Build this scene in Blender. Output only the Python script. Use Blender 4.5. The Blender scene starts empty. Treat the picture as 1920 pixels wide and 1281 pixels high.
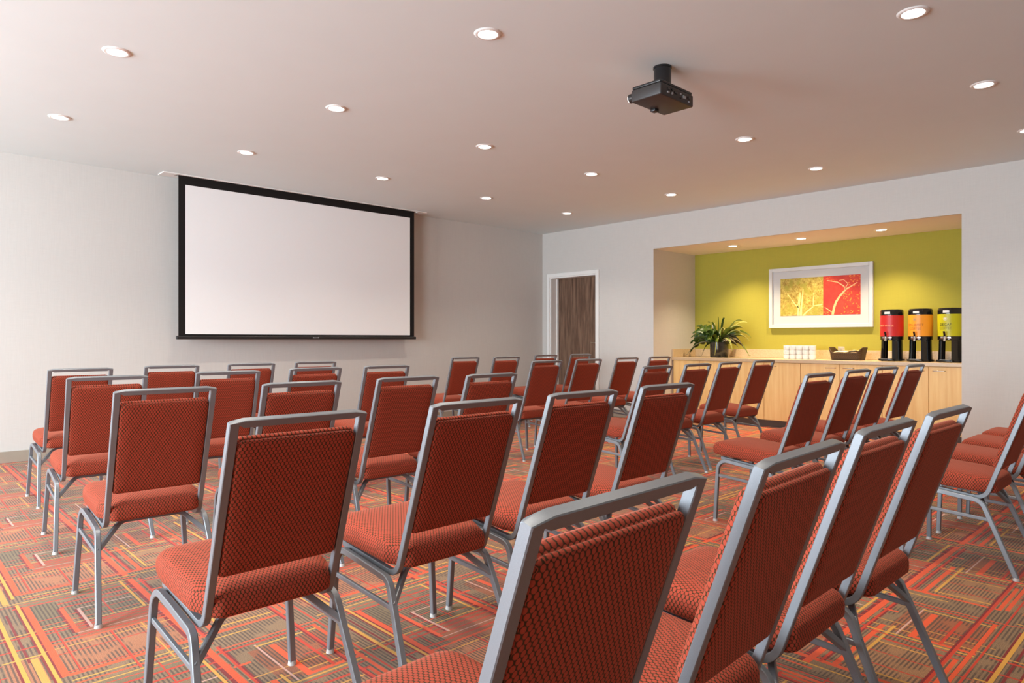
import bpy, bmesh, math, random
from mathutils import Vector, Matrix
random.seed(7)
PI = math.pi
scene = bpy.context.scene
C = scene.collection

# ------------------------------------------------------------------ node helpers
def new_mat(name):
    m = bpy.data.materials.new(name); m.use_nodes = True
    nt = m.node_tree
    return m, nt, nt.nodes['Principled BSDF']

def mth(nt, op, a, b=None, c=None, clamp=False):
    n = nt.nodes.new('ShaderNodeMath'); n.operation = op; n.use_clamp = clamp
    for i, v in enumerate((a, b, c)):
        if v is None: continue
        if isinstance(v, (int, float)): n.inputs[i].default_value = v
        else: nt.links.new(v, n.inputs[i])
    return n.outputs[0]

def mix(nt, fac, a, b, blend='MIX'):
    n = nt.nodes.new('ShaderNodeMix'); n.data_type = 'RGBA'; n.blend_type = blend
    def put(sock, v):
        if isinstance(v, (int, float)): sock.default_value = v
        elif isinstance(v, tuple): sock.default_value = (v[0], v[1], v[2], 1)
        else: nt.links.new(v, sock)
    put(n.inputs[0], fac); put(n.inputs[6], a); put(n.inputs[7], b)
    return n.outputs[2]

def noise(nt, scale, detail=2.0, vec=None, rough=0.5):
    n = nt.nodes.new('ShaderNodeTexNoise'); n.inputs['Scale'].default_value = scale
    n.inputs['Detail'].default_value = detail; n.inputs['Roughness'].default_value = rough
    if vec is not None: nt.links.new(vec, n.inputs['Vector'])
    return n.outputs['Fac']

def obj_co(nt, scale=(1, 1, 1), kind='Object'):
    t = nt.nodes.new('ShaderNodeTexCoord'); mp = nt.nodes.new('ShaderNodeMapping')
    mp.inputs['Scale'].default_value = scale
    nt.links.new(t.outputs[kind], mp.inputs['Vector'])
    return mp.outputs['Vector']

def smooth(nt, v, lo, hi):
    n = nt.nodes.new('ShaderNodeMapRange'); n.interpolation_type = 'SMOOTHSTEP'
    nt.links.new(v, n.inputs['Value'])
    n.inputs['From Min'].default_value = lo; n.inputs['From Max'].default_value = hi
    return n.outputs[0]

def bump(nt, bsdf, h, dist=0.002, strength=0.5):
    b = nt.nodes.new('ShaderNodeBump'); b.inputs['Distance'].default_value = dist
    b.inputs['Strength'].default_value = strength
    nt.links.new(h, b.inputs['Height']); nt.links.new(b.outputs[0], bsdf.inputs['Normal'])

def setc(b, col, rough=0.5, metal=0.0, spec=0.5):
    b.inputs['Base Color'].default_value = (col[0], col[1], col[2], 1)
    b.inputs['Roughness'].default_value = rough; b.inputs['Metallic'].default_value = metal
    b.inputs['Specular IOR Level'].default_value = spec

def S(r, g, b):          # sRGB 0-255 to linear
    def f(v):
        v /= 255.0
        return v / 12.92 if v <= 0.04045 else ((v + 0.055) / 1.055) ** 2.4
    return (f(r), f(g), f(b))

def plain(name, col, rough=0.5, metal=0.0, spec=0.5, grain=0.0, gscale=60.0):
    m, nt, b = new_mat(name); setc(b, col, rough, metal, spec)
    if grain:
        nz = noise(nt, gscale, 3.0, obj_co(nt))
        c = mix(nt, nz, tuple(v * (1 - grain) for v in col), tuple(min(1, v * (1 + grain)) for v in col))
        nt.links.new(c, b.inputs['Base Color'])
    return m

def emis(name, col, strength):
    m, nt, b = new_mat(name); setc(b, (0.8, 0.8, 0.8), 0.5)
    b.inputs['Emission Color'].default_value = (*col, 1); b.inputs['Emission Strength'].default_value = strength
    return m

# ------------------------------------------------------------------ materials
def wallcover(name, col):
    m, nt, b = new_mat(name); setc(b, col, 0.85, 0, 0.25)
    warp = noise(nt, 1.0, 3.0, obj_co(nt, (260, 260, 6)))
    weft = noise(nt, 1.0, 3.0, obj_co(nt, (9, 9, 300)))
    big = noise(nt, 1.6, 2.0, obj_co(nt))
    s = mth(nt, 'ADD', mth(nt, 'MULTIPLY', warp, 0.45), mth(nt, 'MULTIPLY', weft, 0.45))
    s = mth(nt, 'ADD', s, mth(nt, 'MULTIPLY', big, 0.10))
    c = mix(nt, s, tuple(v * 0.86 for v in col), tuple(min(1, v * 1.14) for v in col))
    nt.links.new(c, b.inputs['Base Color']); bump(nt, b, s, 0.0008, 0.35)
    return m

M = {}
M['wall'] = wallcover('linen_wallcovering', (0.585, 0.56, 0.52))
M['green'] = wallcover('green_paint', (0.36, 0.315, 0.045))
M['ceil'] = plain('ceiling_paint', (0.73, 0.815, 0.81), 0.9, 0, 0.2, 0.02, 3)
M['alc_ceil'] = plain('alcove_ceiling_paint', (0.86, 0.82, 0.74), 0.9, 0, 0.2, 0.02, 3)
M['white_trim'] = plain('white_trim_paint', (0.80, 0.79, 0.75), 0.45, 0, 0.4, 0.02, 20)
M['base'] = plain('taupe_baseboard', (0.33, 0.28, 0.22), 0.5, 0, 0.4, 0.05, 20)
M['toe'] = plain('dark_toe_kick', (0.10, 0.065, 0.045), 0.5, 0, 0.4, 0.1, 20)

m, nt, b = new_mat('grey_powder_coat'); setc(b, (0.2, 0.21, 0.225), 0.4, 0.35, 0.5)
nz = noise(nt, 900, 2.0, obj_co(nt)); bump(nt, b, nz, 0.0003, 0.25)
nt.links.new(mix(nt, nz, (0.175, 0.186, 0.20), (0.225, 0.238, 0.255)), b.inputs['Base Color'])
M['frame'] = m
M['glide'] = plain('clear_nylon_glide', (0.50, 0.48, 0.45), 0.35, 0, 0.5, 0.05, 80)

def fabric():
    m, nt, b = new_mat('red_dotted_upholstery'); setc(b, (0.3, 0.04, 0.02), 0.8, 0, 0.15)
    uv = nt.nodes.new('ShaderNodeTexCoord').outputs['UV']
    sp = nt.nodes.new('ShaderNodeSeparateXYZ'); nt.links.new(uv, sp.inputs[0])
    a, bb = 0.0114, 0.0170
    def cell(off):
        du = mth(nt, 'SUBTRACT', mth(nt, 'FRACT', mth(nt, 'ADD', mth(nt, 'DIVIDE', sp.outputs[0], a), off)), 0.5)
        dv = mth(nt, 'SUBTRACT', mth(nt, 'FRACT', mth(nt, 'ADD', mth(nt, 'DIVIDE', sp.outputs[1], bb), off)), 0.5)
        du = mth(nt, 'MULTIPLY', du, 1.0); dv = mth(nt, 'MULTIPLY', dv, 1.32)
        return mth(nt, 'SQRT', mth(nt, 'ADD', mth(nt, 'MULTIPLY', du, du), mth(nt, 'MULTIPLY', dv, dv)))
    d = mth(nt, 'MINIMUM', cell(0.0), cell(0.5))
    dot = mth(nt, 'SUBTRACT', 1.0, smooth(nt, d, 0.31, 0.43))
    thread = noise(nt, 900, 2.0, uv)
    red = mix(nt, thread, (0.29, 0.039, 0.021), (0.43, 0.068, 0.035))
    dark = mix(nt, thread, (0.018, 0.009, 0.006), (0.075, 0.040, 0.012))
    col = mix(nt, dot, dark, red)
    nt.links.new(col, b.inputs['Base Color'])
    b.inputs['Sheen Weight'].default_value = 0.22; b.inputs['Sheen Roughness'].default_value = 0.4
    b.inputs['Sheen Tint'].default_value = (1.0, 0.45, 0.3, 1)
    bump(nt, b, mth(nt, 'ADD', dot, mth(nt, 'MULTIPLY', thread, 0.25)), 0.0007, 0.6)
    return m
M['fabric'] = fabric()

def carpet_mat():
    m, nt, b = new_mat('plaid_loop_carpet'); setc(b, (0.3, 0.2, 0.1), 0.95, 0, 0.1)
    at = nt.nodes.new('ShaderNodeAttribute'); at.attribute_name = 'yarn'
    rib = nt.nodes.new('ShaderNodeAttribute'); rib.attribute_name = 'ribs'
    co = obj_co(nt); sp = nt.nodes.new('ShaderNodeSeparateXYZ'); nt.links.new(co, sp.inputs[0])
    rs = nt.nodes.new('ShaderNodeSeparateColor'); nt.links.new(rib.outputs['Color'], rs.inputs[0])
    def stripes(ax):
        f = mth(nt, 'FRACT', mth(nt, 'DIVIDE', sp.outputs[ax], 0.0135))
        return smooth(nt, mth(nt, 'ABSOLUTE', mth(nt, 'SUBTRACT', f, 0.5)), 0.20, 0.36)
    patch = smooth(nt, noise(nt, 1.0, 1.0, obj_co(nt, (9, 9, 1))), 0.37, 0.47)
    st = mth(nt, 'ADD', mth(nt, 'MULTIPLY', stripes(0), rs.outputs[0]), mth(nt, 'MULTIPLY', stripes(1), rs.outputs[1]))
    st = mth(nt, 'MULTIPLY', st, patch)
    fine = noise(nt, 330, 2.0, co, 0.7)
    tw = smooth(nt, fine, 0.36, 0.62)
    lo = mix(nt, 1.0, at.outputs['Color'], (0.50, 0.46, 0.44), 'MULTIPLY')
    twmix = mth(nt, 'MULTIPLY', mth(nt, 'SUBTRACT', 1.0, tw), mth(nt, 'ADD', mth(nt, 'MULTIPLY', rs.outputs[2], 0.75), 0.2))
    c = mix(nt, twmix, at.outputs['Color'], lo)
    c = mix(nt, mth(nt, 'MULTIPLY', st, 0.85), c, (0.075, 0.042, 0.025))
    nt.links.new(c, b.inputs['Base Color'])
    b.inputs['Sheen Weight'].default_value = 0.15
    bump(nt, b, fine, 0.003, 0.6)
    return m
M['carpet'] = carpet_mat()

def wood(name, c0, c1, scale, rough=0.45, axis='z'):
    m, nt, b = new_mat(name); setc(b, c0, rough, 0, 0.35)
    s = {'z': (scale * 14, scale * 14, scale), 'y': (scale * 14, scale, scale * 14)}[axis]
    a = noise(nt, 1.0, 6.0, obj_co(nt, s), 0.6)
    c = mix(nt, smooth(nt, a, 0.25, 0.75), c0, c1)
    nt.links.new(c, b.inputs['Base Color'])
    return m
M['door'] = wood('dark_walnut_laminate', S(76, 54, 42), S(132, 104, 84), 2.2, 0.4)
M['maple'] = wood('maple_laminate', S(230, 184, 116), S(242, 206, 138), 1.6, 0.42)

m, nt, b = new_mat('speckled_laminate_worktop'); setc(b, S(204, 174, 134), 0.3, 0, 0.5)
sp_ = noise(nt, 260, 3.0, obj_co(nt), 0.7)
nt.links.new(mix(nt, smooth(nt, sp_, 0.35, 0.65), S(178, 148, 110), S(222, 196, 156)), b.inputs['Base Color'])
M['worktop'] = m
M['black'] = plain('gloss_black_plastic', (0.008, 0.008, 0.009), 0.12, 0, 0.6)
M['black_matte'] = plain('matt_black_plastic', (0.018, 0.017, 0.017), 0.38, 0, 0.5, 0.2, 200)
M['proj_grey'] = plain('charcoal_projector_shell', (0.035, 0.03, 0.028), 0.45, 0, 0.45, 0.15, 150)
M['screen_black'] = plain('black_screen_border', (0.012, 0.010, 0.009), 0.7, 0, 0.2, 0.1, 100)
M['screen_white'] = plain('matt_white_screen', (0.86, 0.85, 0.83), 0.9, 0, 0.15, 0.01, 30)
M['chrome'] = plain('polished_chrome', (0.75, 0.75, 0.74), 0.15, 1.0)
M['steel'] = plain('brushed_nickel', (0.62, 0.56, 0.48), 0.3, 1.0)
M['port_grey'] = plain('grey_connector', (0.35, 0.36, 0.37), 0.4, 0.3)
M['red_wrap'] = plain('red_label_wrap', S(200, 46, 44), 0.4, 0, 0.4, 0.02)
M['orange_wrap'] = plain('orange_label_wrap', S(250, 160, 44), 0.4, 0, 0.4, 0.02)
M['green_wrap'] = plain('lime_label_wrap', S(190, 184, 22), 0.4, 0, 0.4, 0.02)
M['ink_orange'] = plain('orange_ink', S(255, 170, 120), 0.5)
M['ink_brown'] = plain('brown_ink', S(196, 112, 30), 0.5)
M['ink_dark'] = plain('dark_olive_ink', S(70, 66, 14), 0.5)
M['ink_olive'] = plain('olive_ink', S(150, 142, 20), 0.5)
M['ink_grey'] = plain('grey_ink', S(176, 150, 100), 0.5)
M['ink_white'] = plain('white_ink', S(225, 222, 205), 0.5)
M['label_white'] = plain('white_label', (0.75, 0.75, 0.74), 0.5)
M['china'] = plain('white_china', (0.82, 0.81, 0.78), 0.25, 0, 0.5)
M['packet'] = plain('cream_paper', S(240, 220, 178), 0.6, 0, 0.3, 0.06, 90)
M['packet2'] = plain('tan_paper', S(222, 170, 112), 0.6, 0, 0.3, 0.06, 90)
M['mat_board'] = plain('white_mat_board', (0.50, 0.505, 0.505), 0.7, 0, 0.2, 0.01, 60)
M['white_frame'] = plain('white_lacquer_frame', (0.54, 0.545, 0.54), 0.4, 0, 0.4, 0.01, 30)

def wicker():
    m, nt, b = new_mat('dark_brown_wicker'); setc(b, (0.05, 0.03, 0.02), 0.55, 0, 0.4)
    co = obj_co(nt, (90, 90, 130))
    w = nt.nodes.new('ShaderNodeTexChecker'); w.inputs['Scale'].default_value = 1.0
    nt.links.new(co, w.inputs['Vector'])
    n2 = noise(nt, 120, 3.0, obj_co(nt))
    c = mix(nt, w.outputs['Fac'], S(40, 26, 16), S(108, 80, 54))
    nt.links.new(mix(nt, mth(nt, 'MULTIPLY', n2, 0.7), c, S(60, 40, 26)), b.inputs['Base Color'])
    bump(nt, b, w.outputs['Fac'], 0.003, 0.8)
    return m
M['wicker'] = wicker()

def leafmat(name, c0, c1, stripe=None):
    m, nt, b = new_mat(name); setc(b, c0, 0.42, 0, 0.4)
    uv = nt.nodes.new('ShaderNodeTexCoord').outputs['UV']
    sp = nt.nodes.new('ShaderNodeSeparateXYZ'); nt.links.new(uv, sp.inputs[0])
    n2 = noise(nt, 40, 3.0, obj_co(nt))
    c = mix(nt, n2, c0, c1)
    if stripe:
        e = mth(nt, 'ABSOLUTE', mth(nt, 'SUBTRACT', sp.outputs[0], 0.5))
        c = mix(nt, smooth(nt, e, stripe[1], stripe[2]), c, stripe[0]) if not stripe[3] else mix(nt, smooth(nt, e, stripe[1], stripe[2]), stripe[0], c)
    nt.links.new(c, b.inputs['Base Color'])
    return m
M['leaf_dark'] = leafmat('dark_green_leaf', S(28, 48, 14), S(66, 92, 30))
M['leaf_mid'] = leafmat('mid_green_leaf', S(70, 92, 24), S(120, 132, 40))
M['leaf_var'] = leafmat('cream_edged_leaf', S(78, 94, 26), S(112, 120, 38), (S(216, 208, 120), 0.25, 0.38, False))
M['leaf_rib'] = leafmat('cream_ribbed_leaf', S(44, 48, 24), S(84, 74, 34), (S(220, 206, 158), 0.05, 0.16, True))
M['stem'] = plain('brown_stem', S(74, 44, 30), 0.6, 0, 0.3, 0.2, 90)
M['bud'] = plain('pale_bud', S(206, 196, 170), 0.6, 0, 0.3, 0.15, 60)
M['vase'] = plain('dark_mottled_glass', (0.03, 0.028, 0.02), 0.12, 0, 0.6, 0.7, 30)

def artmat(name, cols, scale, lo=0.3, hi=0.7, seed=0.0):
    m, nt, b = new_mat(name); setc(b, cols[0], 0.55, 0, 0.3)
    co = obj_co(nt, (1, 1, 1))
    n1 = noise(nt, scale, 5.0, co, 0.7); n2 = noise(nt, scale * 0.35, 3.0, co, 0.6)
    c = mix(nt, smooth(nt, n1, lo, hi), cols[0], cols[1])
    c = mix(nt, smooth(nt, n2, 0.45, 0.68), c, cols[2])
    nt.links.new(c, b.inputs['Base Color'])
    return m
M['art_y'] = artmat('yellow_green_print', [S(140, 110, 34), S(206, 184, 92), S(158, 148, 54)], 26)
M['art_r'] = artmat('red_print', [S(186, 48, 32), S(204, 66, 46), S(176, 44, 40)], 10)
M['art_branch_y'] = plain('cream_tree_ink', S(240, 220, 130), 0.6)
M['art_branch_r'] = plain('peach_branch_ink', S(246, 176, 122), 0.6)
M['art_leaf'] = plain('orange_leaf_ink', S(238, 130, 54), 0.6, 0, 0.3, 0.2, 60)
M['art_leaf_g'] = plain('ochre_leaf_ink', S(160, 120, 28), 0.6, 0, 0.3, 0.3, 60)

m, nt, b = new_mat('clear_window_glass')
nt.nodes.remove(b)
tr = nt.nodes.new('ShaderNodeBsdfTransparent'); gl = nt.nodes.new('ShaderNodeBsdfGlossy'); gl.inputs['Roughness'].default_value = 0.02
fr = nt.nodes.new('ShaderNodeFresnel'); mx = nt.nodes.new('ShaderNodeMixShader')
nt.links.new(fr.outputs[0], mx.inputs[0]); nt.links.new(tr.outputs[0], mx.inputs[1]); nt.links.new(gl.outputs[0], mx.inputs[2])
nt.links.new(mx.outputs[0], nt.nodes['Material Output'].inputs[0])
M['glass'] = m
M['lens'] = emis('lit_downlight_lens', (1.0, 0.95, 0.88), 9.0)
M['lens_warm'] = emis('lit_warm_downlight_lens', (1.0, 0.88, 0.70), 9.0)
M['proj_lens'] = emis('lit_projector_lens', (1.0, 0.93, 0.84), 4.0)

# ------------------------------------------------------------------ mesh helpers
def mesh_obj(name, bm, mat, parent=None, shade=False, autosmooth=None):
    me = bpy.data.meshes.new(name); bm.normal_update(); bm.to_mesh(me); bm.free()
    o = bpy.data.objects.new(name, me); C.objects.link(o)
    for mm in (mat if isinstance(mat, (list, tuple)) else [mat]): me.materials.append(mm)
    if shade:
        for p in me.polygons: p.use_smooth = True
        if autosmooth:
            me.set_sharp_from_angle(angle=math.radians(autosmooth))
    if parent: o.parent = parent
    return o

def tag(o, label, cat, group=None, kind=None):
    o['label'] = label; o['category'] = cat
    if group: o['group'] = group
    if kind: o['kind'] = kind
    return o

def struct(o):
    o['kind'] = 'structure'; return o

def empty(name, loc, rz=0.0):
    o = bpy.data.objects.new(name, None); C.objects.link(o)
    o.empty_display_size = 0.1; o.location = loc; o.rotation_euler = (0, 0, rz)
    return o

def box(bm, lo, hi, bev=0.0, seg=2):
    c = [(a + b) / 2 for a, b in zip(lo, hi)]; s = [abs(b - a) for a, b in zip(lo, hi)]
    r = bmesh.ops.create_cube(bm, size=1.0, matrix=Matrix.Translation(c) @ Matrix.Diagonal((*s, 1)))
    if bev:
        es = list({e for v in r['verts'] for e in v.link_edges})
        bmesh.ops.bevel(bm, geom=es, offset=bev, segments=seg, affect='EDGES', profile=0.5)

def cyl(bm, c, r, h, n=32, r2=None, axis='z', caps=True):
    rot = {'z': Matrix.Identity(4), 'x': Matrix.Rotation(PI / 2, 4, 'Y'), 'y': Matrix.Rotation(-PI / 2, 4, 'X')}[axis]
    return bmesh.ops.create_cone(bm, cap_ends=caps, segments=n, radius1=r, radius2=r if r2 is None else r2, depth=h,
                          matrix=Matrix.Translation(c) @ rot)['verts']

def lathe(bm, prof, n=32, center=(0, 0, 0), a0=0.0, a1=2 * PI):
    full = abs(a1 - a0 - 2 * PI) < 1e-6
    k = n if full else n + 1
    rings = []
    for r, z in prof:
        rings.append([bm.verts.new((center[0] + r * math.cos(a0 + (a1 - a0) * i / n), center[1] + r * math.sin(a0 + (a1 - a0) * i / n), center[2] + z)) for i in range(k)])
    for A, B in zip(rings, rings[1:]):
        for i in range(n):
            j = (i + 1) % k
            try: bm.faces.new((A[i], A[j], B[j], B[i]))
            except ValueError: pass
    bmesh.ops.remove_doubles(bm, verts=bm.verts, dist=1e-6)

def fillet(pts, rad, n=6):
    out = [Vector(pts[0])]
    for i in range(1, len(pts) - 1):
        p, a, c = Vector(pts[i]), Vector(pts[i - 1]), Vector(pts[i + 1])
        r = rad[i] if isinstance(rad, (list, tuple)) else rad
        u, v = (a - p).normalized(), (c - p).normalized()
        ang = u.angle(v)
        if r <= 0 or ang > PI - 0.02: out.append(p); continue
        d = r / math.tan(ang / 2)
        s, e = p + u * d, p + v * d
        cen = p + (u + v).normalized() * (r / math.sin(ang / 2))
        va, vb = s - cen, e - cen
        th = va.angle(vb); ax = va.cross(vb).normalized()
        for k in range(n + 1):
            out.append(cen + Matrix.Rotation(th * k / n, 3, ax) @ va)
    out.append(Vector(pts[-1]))
    return out

def rr_profile(w, h, r, n=3):
    p = []
    for cx, cy, a in ((w / 2 - r, h / 2 - r, 0), (-w / 2 + r, h / 2 - r, PI / 2), (-w / 2 + r, -h / 2 + r, PI), (w / 2 - r, -h / 2 + r, 1.5 * PI)):
        for k in range(n + 1):
            t = a + PI / 2 * k / n
            p.append((cx + r * math.cos(t), cy + r * math.sin(t)))
    return p

def circ_profile(r, n=10):
    return [(r * math.cos(2 * PI * k / n), r * math.sin(2 * PI * k / n)) for k in range(n)]

def sweep(bm, path, prof, side=Vector((1, 0, 0)), caps=True, scale=None):
    """sweep a profile along a path; 'side' is the reference direction of the profile's first axis at the start"""
    path = [Vector(p) for p in path]
    n = len(path); rings = []
    s = Vector(side)
    for i, p in enumerate(path):
        t = (path[min(i + 1, n - 1)] - path[max(i - 1, 0)]).normalized()
        s = (s - t * s.dot(t)).normalized()
        u = t.cross(s)
        k = 1.0
        stretch = None
        if 0 < i < n - 1:
            a = (path[i] - path[i - 1]).normalized(); b2 = (path[i + 1] - path[i]).normalized()
            th = a.angle(b2)
            if th > 0.6:                                   # mitred corner
                stretch = (b2 - a).normalized(); k = 1 / math.cos(th / 2) - 1
        f = scale[i] if scale else 1.0
        ring_ = []
        for x, y in prof:
            o_ = s * (x * f) + u * (y * f)
            if stretch is not None: o_ = o_ + stretch * (o_.dot(stretch) * k)
            ring_.append(bm.verts.new(p + o_))
        rings.append(ring_)
    m = len(prof)
    for A, B in zip(rings, rings[1:]):
        for k in range(m):
            bm.faces.new((A[k], A[(k + 1) % m], B[(k + 1) % m], B[k]))
    if caps:
        bm.faces.new(list(reversed(rings[0]))); bm.faces.new(rings[-1])

def loft(bm, rings):
    R = [[bm.verts.new(p) for p in r] for r in rings]
    n = len(R[0])
    for A, B in zip(R, R[1:]):
        for i in range(n):
            bm.faces.new((A[i], A[(i + 1) % n], B[(i + 1) % n], B[i]))
    for ring, rev in ((R[0], True), (R[-1], False)):
        c = Vector((0, 0, 0))
        for v in ring: c += v.co
        cv = bm.verts.new(c / n)
        for i in range(n):
            a, b2 = ring[i], ring[(i + 1) % n]
            bm.faces.new((b2, a, cv) if rev else (a, b2, cv))
    bmesh.ops.recalc_face_normals(bm, faces=bm.faces)

def box_uv(bm):
    uv = bm.loops.layers.uv.new('UVMap'); bm.normal_update()
    for f in bm.faces:
        n = f.normal; ax = max(range(3), key=lambda i: abs(n[i]))
        for l in f.loops:
            c = l.vert.co
            l[uv].uv = {0: (c.y, c.z), 1: (c.x, c.z), 2: (c.x, c.y)}[ax]

def outline(pts, rad, n=5):
    """closed rounded polygon in 2-D"""
    out = []; k = len(pts)
    for i in range(k):
        p, a, c = Vector(pts[i]), Vector(pts[i - 1]), Vector(pts[(i + 1) % k])
        r = rad[i] if isinstance(rad, (list, tuple)) else rad
        u, v = (a - p).normalized(), (c - p).normalized()
        ang = u.angle(v); d = min(r / math.tan(ang / 2), (a - p).length * 0.49, (c - p).length * 0.49)
        s, e = p + u * d, p + v * d
        for j in range(n + 1):
            t = j / n
            out.append((s * (1 - t) ** 2 + p * 2 * t * (1 - t) + e * t * t))
    return out

def inset2(pts, d):
    cx = sum(p.x for p in pts) / len(pts); cy = sum(p.y for p in pts) / len(pts)
    w = max(p.x for p in pts) - min(p.x for p in pts); h = max(p.y for p in pts) - min(p.y for p in pts)
    return [Vector((cx + (p.x - cx) * (1 - 2 * d / w), cy + (p.y - cy) * (1 - 2 * d / h))) for p in pts]

def curve_text(txt, size, mat, name, parent, R, zc, ang0, depth=0.0006):
    """lettering wrapped round a vertical cylinder of radius R (local axis), centred at angle ang0 and height zc"""
    cu = bpy.data.curves.new(name, 'FONT'); cu.body = txt; cu.size = size; cu.align_x = 'CENTER'; cu.align_y = 'CENTER'
    cu.extrude = depth; cu.resolution_u = 3
    to = bpy.data.objects.new(name + '_tmp', cu); C.objects.link(to)
    dg = bpy.context.evaluated_depsgraph_get(); dg.update()
    me = bpy.data.meshes.new_from_object(to.evaluated_get(dg))
    bpy.data.objects.remove(to); bpy.data.curves.remove(cu)
    for v in me.vertices:
        a = ang0 + v.co.x / R; r = R + 0.0008 + v.co.z
        v.co = (r * math.cos(a), r * math.sin(a), zc + v.co.y)
    o = bpy.data.objects.new(name, me); C.objects.link(o); me.materials.clear(); me.materials.append(mat); o.parent = parent
    return o

# ------------------------------------------------------------------ room dimensions
XL, XR, YB, YS, H = -3.7, 7.70, -3.8, 7.447, 2.739
AL0, AL1, AX, AH = 1.81, 5.37, 8.73, 2.31           # alcove along y, its back wall x, its ceiling height
D0, D1, DH = 6.36, 7.283, 2.05                       # door opening
T = 0.2

# floor -------------------------------------------------- plaid carpet woven from rectangles of yarn
ORANGE = S(222, 82, 34); RED = S(196, 56, 24); YEL = S(210, 152, 58); MAR = S(126, 30, 22); WHT = S(204, 156, 138)
BROWN = S(150, 118, 84); SALM = S(184, 118, 78); OLIVE = S(134, 112, 78); RUST = S(168, 98, 60); TAN = S(172, 124, 82)
GOLD = S(206, 146, 62)
P = 0.962
# (u0,u1,v0,v1,colour,rib) painted in order; u across, v along the long lines of the tile
TILE = [
 (0, 1, 0, 1, BROWN, 1),
 (0.00, 0.135, 0.10, 0.34, SALM, 1), (0.155, 0.60, 0.10, 0.41, SALM, 1), (0.155, 0.25, 0.58, 0.92, OLIVE, 1),
 (0.25, 0.55, 0.41, 0.58, RUST, 0), (0.155, 0.58, 0.92, 1.0, OLIVE, 0), (0.31, 0.515, 0.60, 0.75, OLIVE, 1),
 (0.66, 0.96, 0.12, 0.44, TAN, 1), (0.62, 0.96, 0.56, 0.86, RUST, 1), (0.58, 0.66, 0.0, 1.0, BROWN, 1),
 # thin maroon yarn lines
 (0.108, 0.116, 0.06, 0.97, MAR, 0), (0.128, 0.135, 0.1, 0.93, MAR, 0), (0.03, 0.038, 0.0, 0.9, MAR, 0), (0.069, 0.078, 0.3, 0.86, MAR, 0),
 (0.236, 0.245, 0.48, 0.80, MAR, 0), (0.29, 0.30, 0.51, 0.75, MAR, 0), (0.536, 0.55, 0.06, 1.0, MAR, 0), (0.60, 0.608, 0.1, 0.98, MAR, 0),
 # thin cross lines
 (0.0, 1.0, 0.590, 0.598, GOLD, 0), (0.155, 0.58, 0.565, 0.577, RED, 0), (0.155, 0.66, 0.535, 0.545, RED, 0), (0.0, 0.155, 0.56, 0.572, RED, 0),
 (0.0, 0.60, 0.440, 0.450, RED, 0), (0.155, 0.60, 0.405, 0.417, ORANGE, 0), (0.12, 0.58, 0.362, 0.369, GOLD, 0), (0.25, 0.55, 0.50, 0.508, RED, 0), (0.25, 0.55, 0.47, 0.475, WHT, 0),
 (0.10, 0.96, 0.912, 0.924, RED, 0), (0.0, 0.55, 0.985, 0.993, GOLD, 0), (0.25, 0.55, 0.855, 0.867, RED, 0), (0.25, 0.58, 0.80, 0.812, RED, 0),
 (0.155, 0.70, 0.095, 0.118, ORANGE, 0), (0.155, 0.75, 0.05, 0.058, YEL, 0), (0.155, 0.60, 0.02, 0.03, ORANGE, 0), (0.155, 0.66, 0.130, 0.136, RED, 0), (0.155, 0.55, 0.70, 0.706, RED, 0), (0.58, 1.0, 0.655, 0.661, GOLD, 0), (0.58, 1.0, 0.33, 0.336, RED, 0), (0.58, 1.0, 0.22, 0.227, RED, 0), (0.58, 1.0, 0.945, 0.953, ORANGE, 0), (0.0, 0.55, 0.955, 0.961, RED, 0), (0.58, 0.64, 0.77, 0.785, ORANGE, 0), (0.155, 0.55, 0.30, 0.306, RED, 0), (0.155, 0.55, 0.635, 0.64, ORANGE, 0), (0.0, 0.12, 0.345, 0.355, YEL, 0),
 # long bands
 (0.038, 0.052, 0.12, 0.93, YEL, 0), (0.078, 0.100, 0.0, 0.33, GOLD, 0), (0.116, 0.128, 0.06, 0.97, YEL, 0), (0.135, 0.158, 0.10, 0.92, ORANGE, 0),
 (0.245, 0.262, 0.48, 0.80, ORANGE, 0), (0.30, 0.311, 0.50, 0.75, WHT, 0), (0.30, 0.52, 0.748, 0.755, WHT, 0),
 (0.515, 0.526, 0.60, 1.0, YEL, 0), (0.55, 0.575, 0.06, 1.0, ORANGE, 0), (0.59, 0.60, 0.1, 0.98, RED, 0),
 # nested boxes
 (0.63, 0.93, 0.10, 0.118, ORANGE, 0), (0.63, 0.93, 0.455, 0.468, RED, 0), (0.63, 0.65, 0.10, 0.60, ORANGE, 0), (0.915, 0.93, 0.10, 0.46, ORANGE, 0),
 (0.67, 0.90, 0.150, 0.160, YEL, 0), (0.67, 0.681, 0.150, 0.62, YEL, 0), (0.67, 0.90, 0.42, 0.428, GOLD, 0),
 (0.60, 0.96, 0.505, 0.513, RED, 0), (0.60, 0.96, 0.528, 0.538, YEL, 0), (0.70, 0.707, 0.54, 0.90, WHT, 0), (0.70, 0.96, 0.878, 0.888, YEL, 0),
 (0.74, 0.765, 0.56, 0.86, ORANGE, 0), (0.74, 0.96, 0.55, 0.568, ORANGE, 0), (0.80, 0.96, 0.70, 0.707, RED, 0), (0.84, 0.852, 0.56, 0.86, RED, 0), (0.885, 0.893, 0.0, 1.0, MAR, 0),
 (0.893, 0.905, 0.0, 1.0, RED, 0), (0.19, 0.196, 0.1, 0.6, RED, 0), (0.40, 0.406, 0.6, 1.0, RED, 0), (0.455, 0.461, 0.0, 0.42, GOLD, 0), (0.94, 0.955, 0.12, 0.92, ORANGE, 0), (0.972, 0.98, 0.0, 1.0, RED, 0), (0.345, 0.353, 0.0, 0.41, RED, 0),
]
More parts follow.
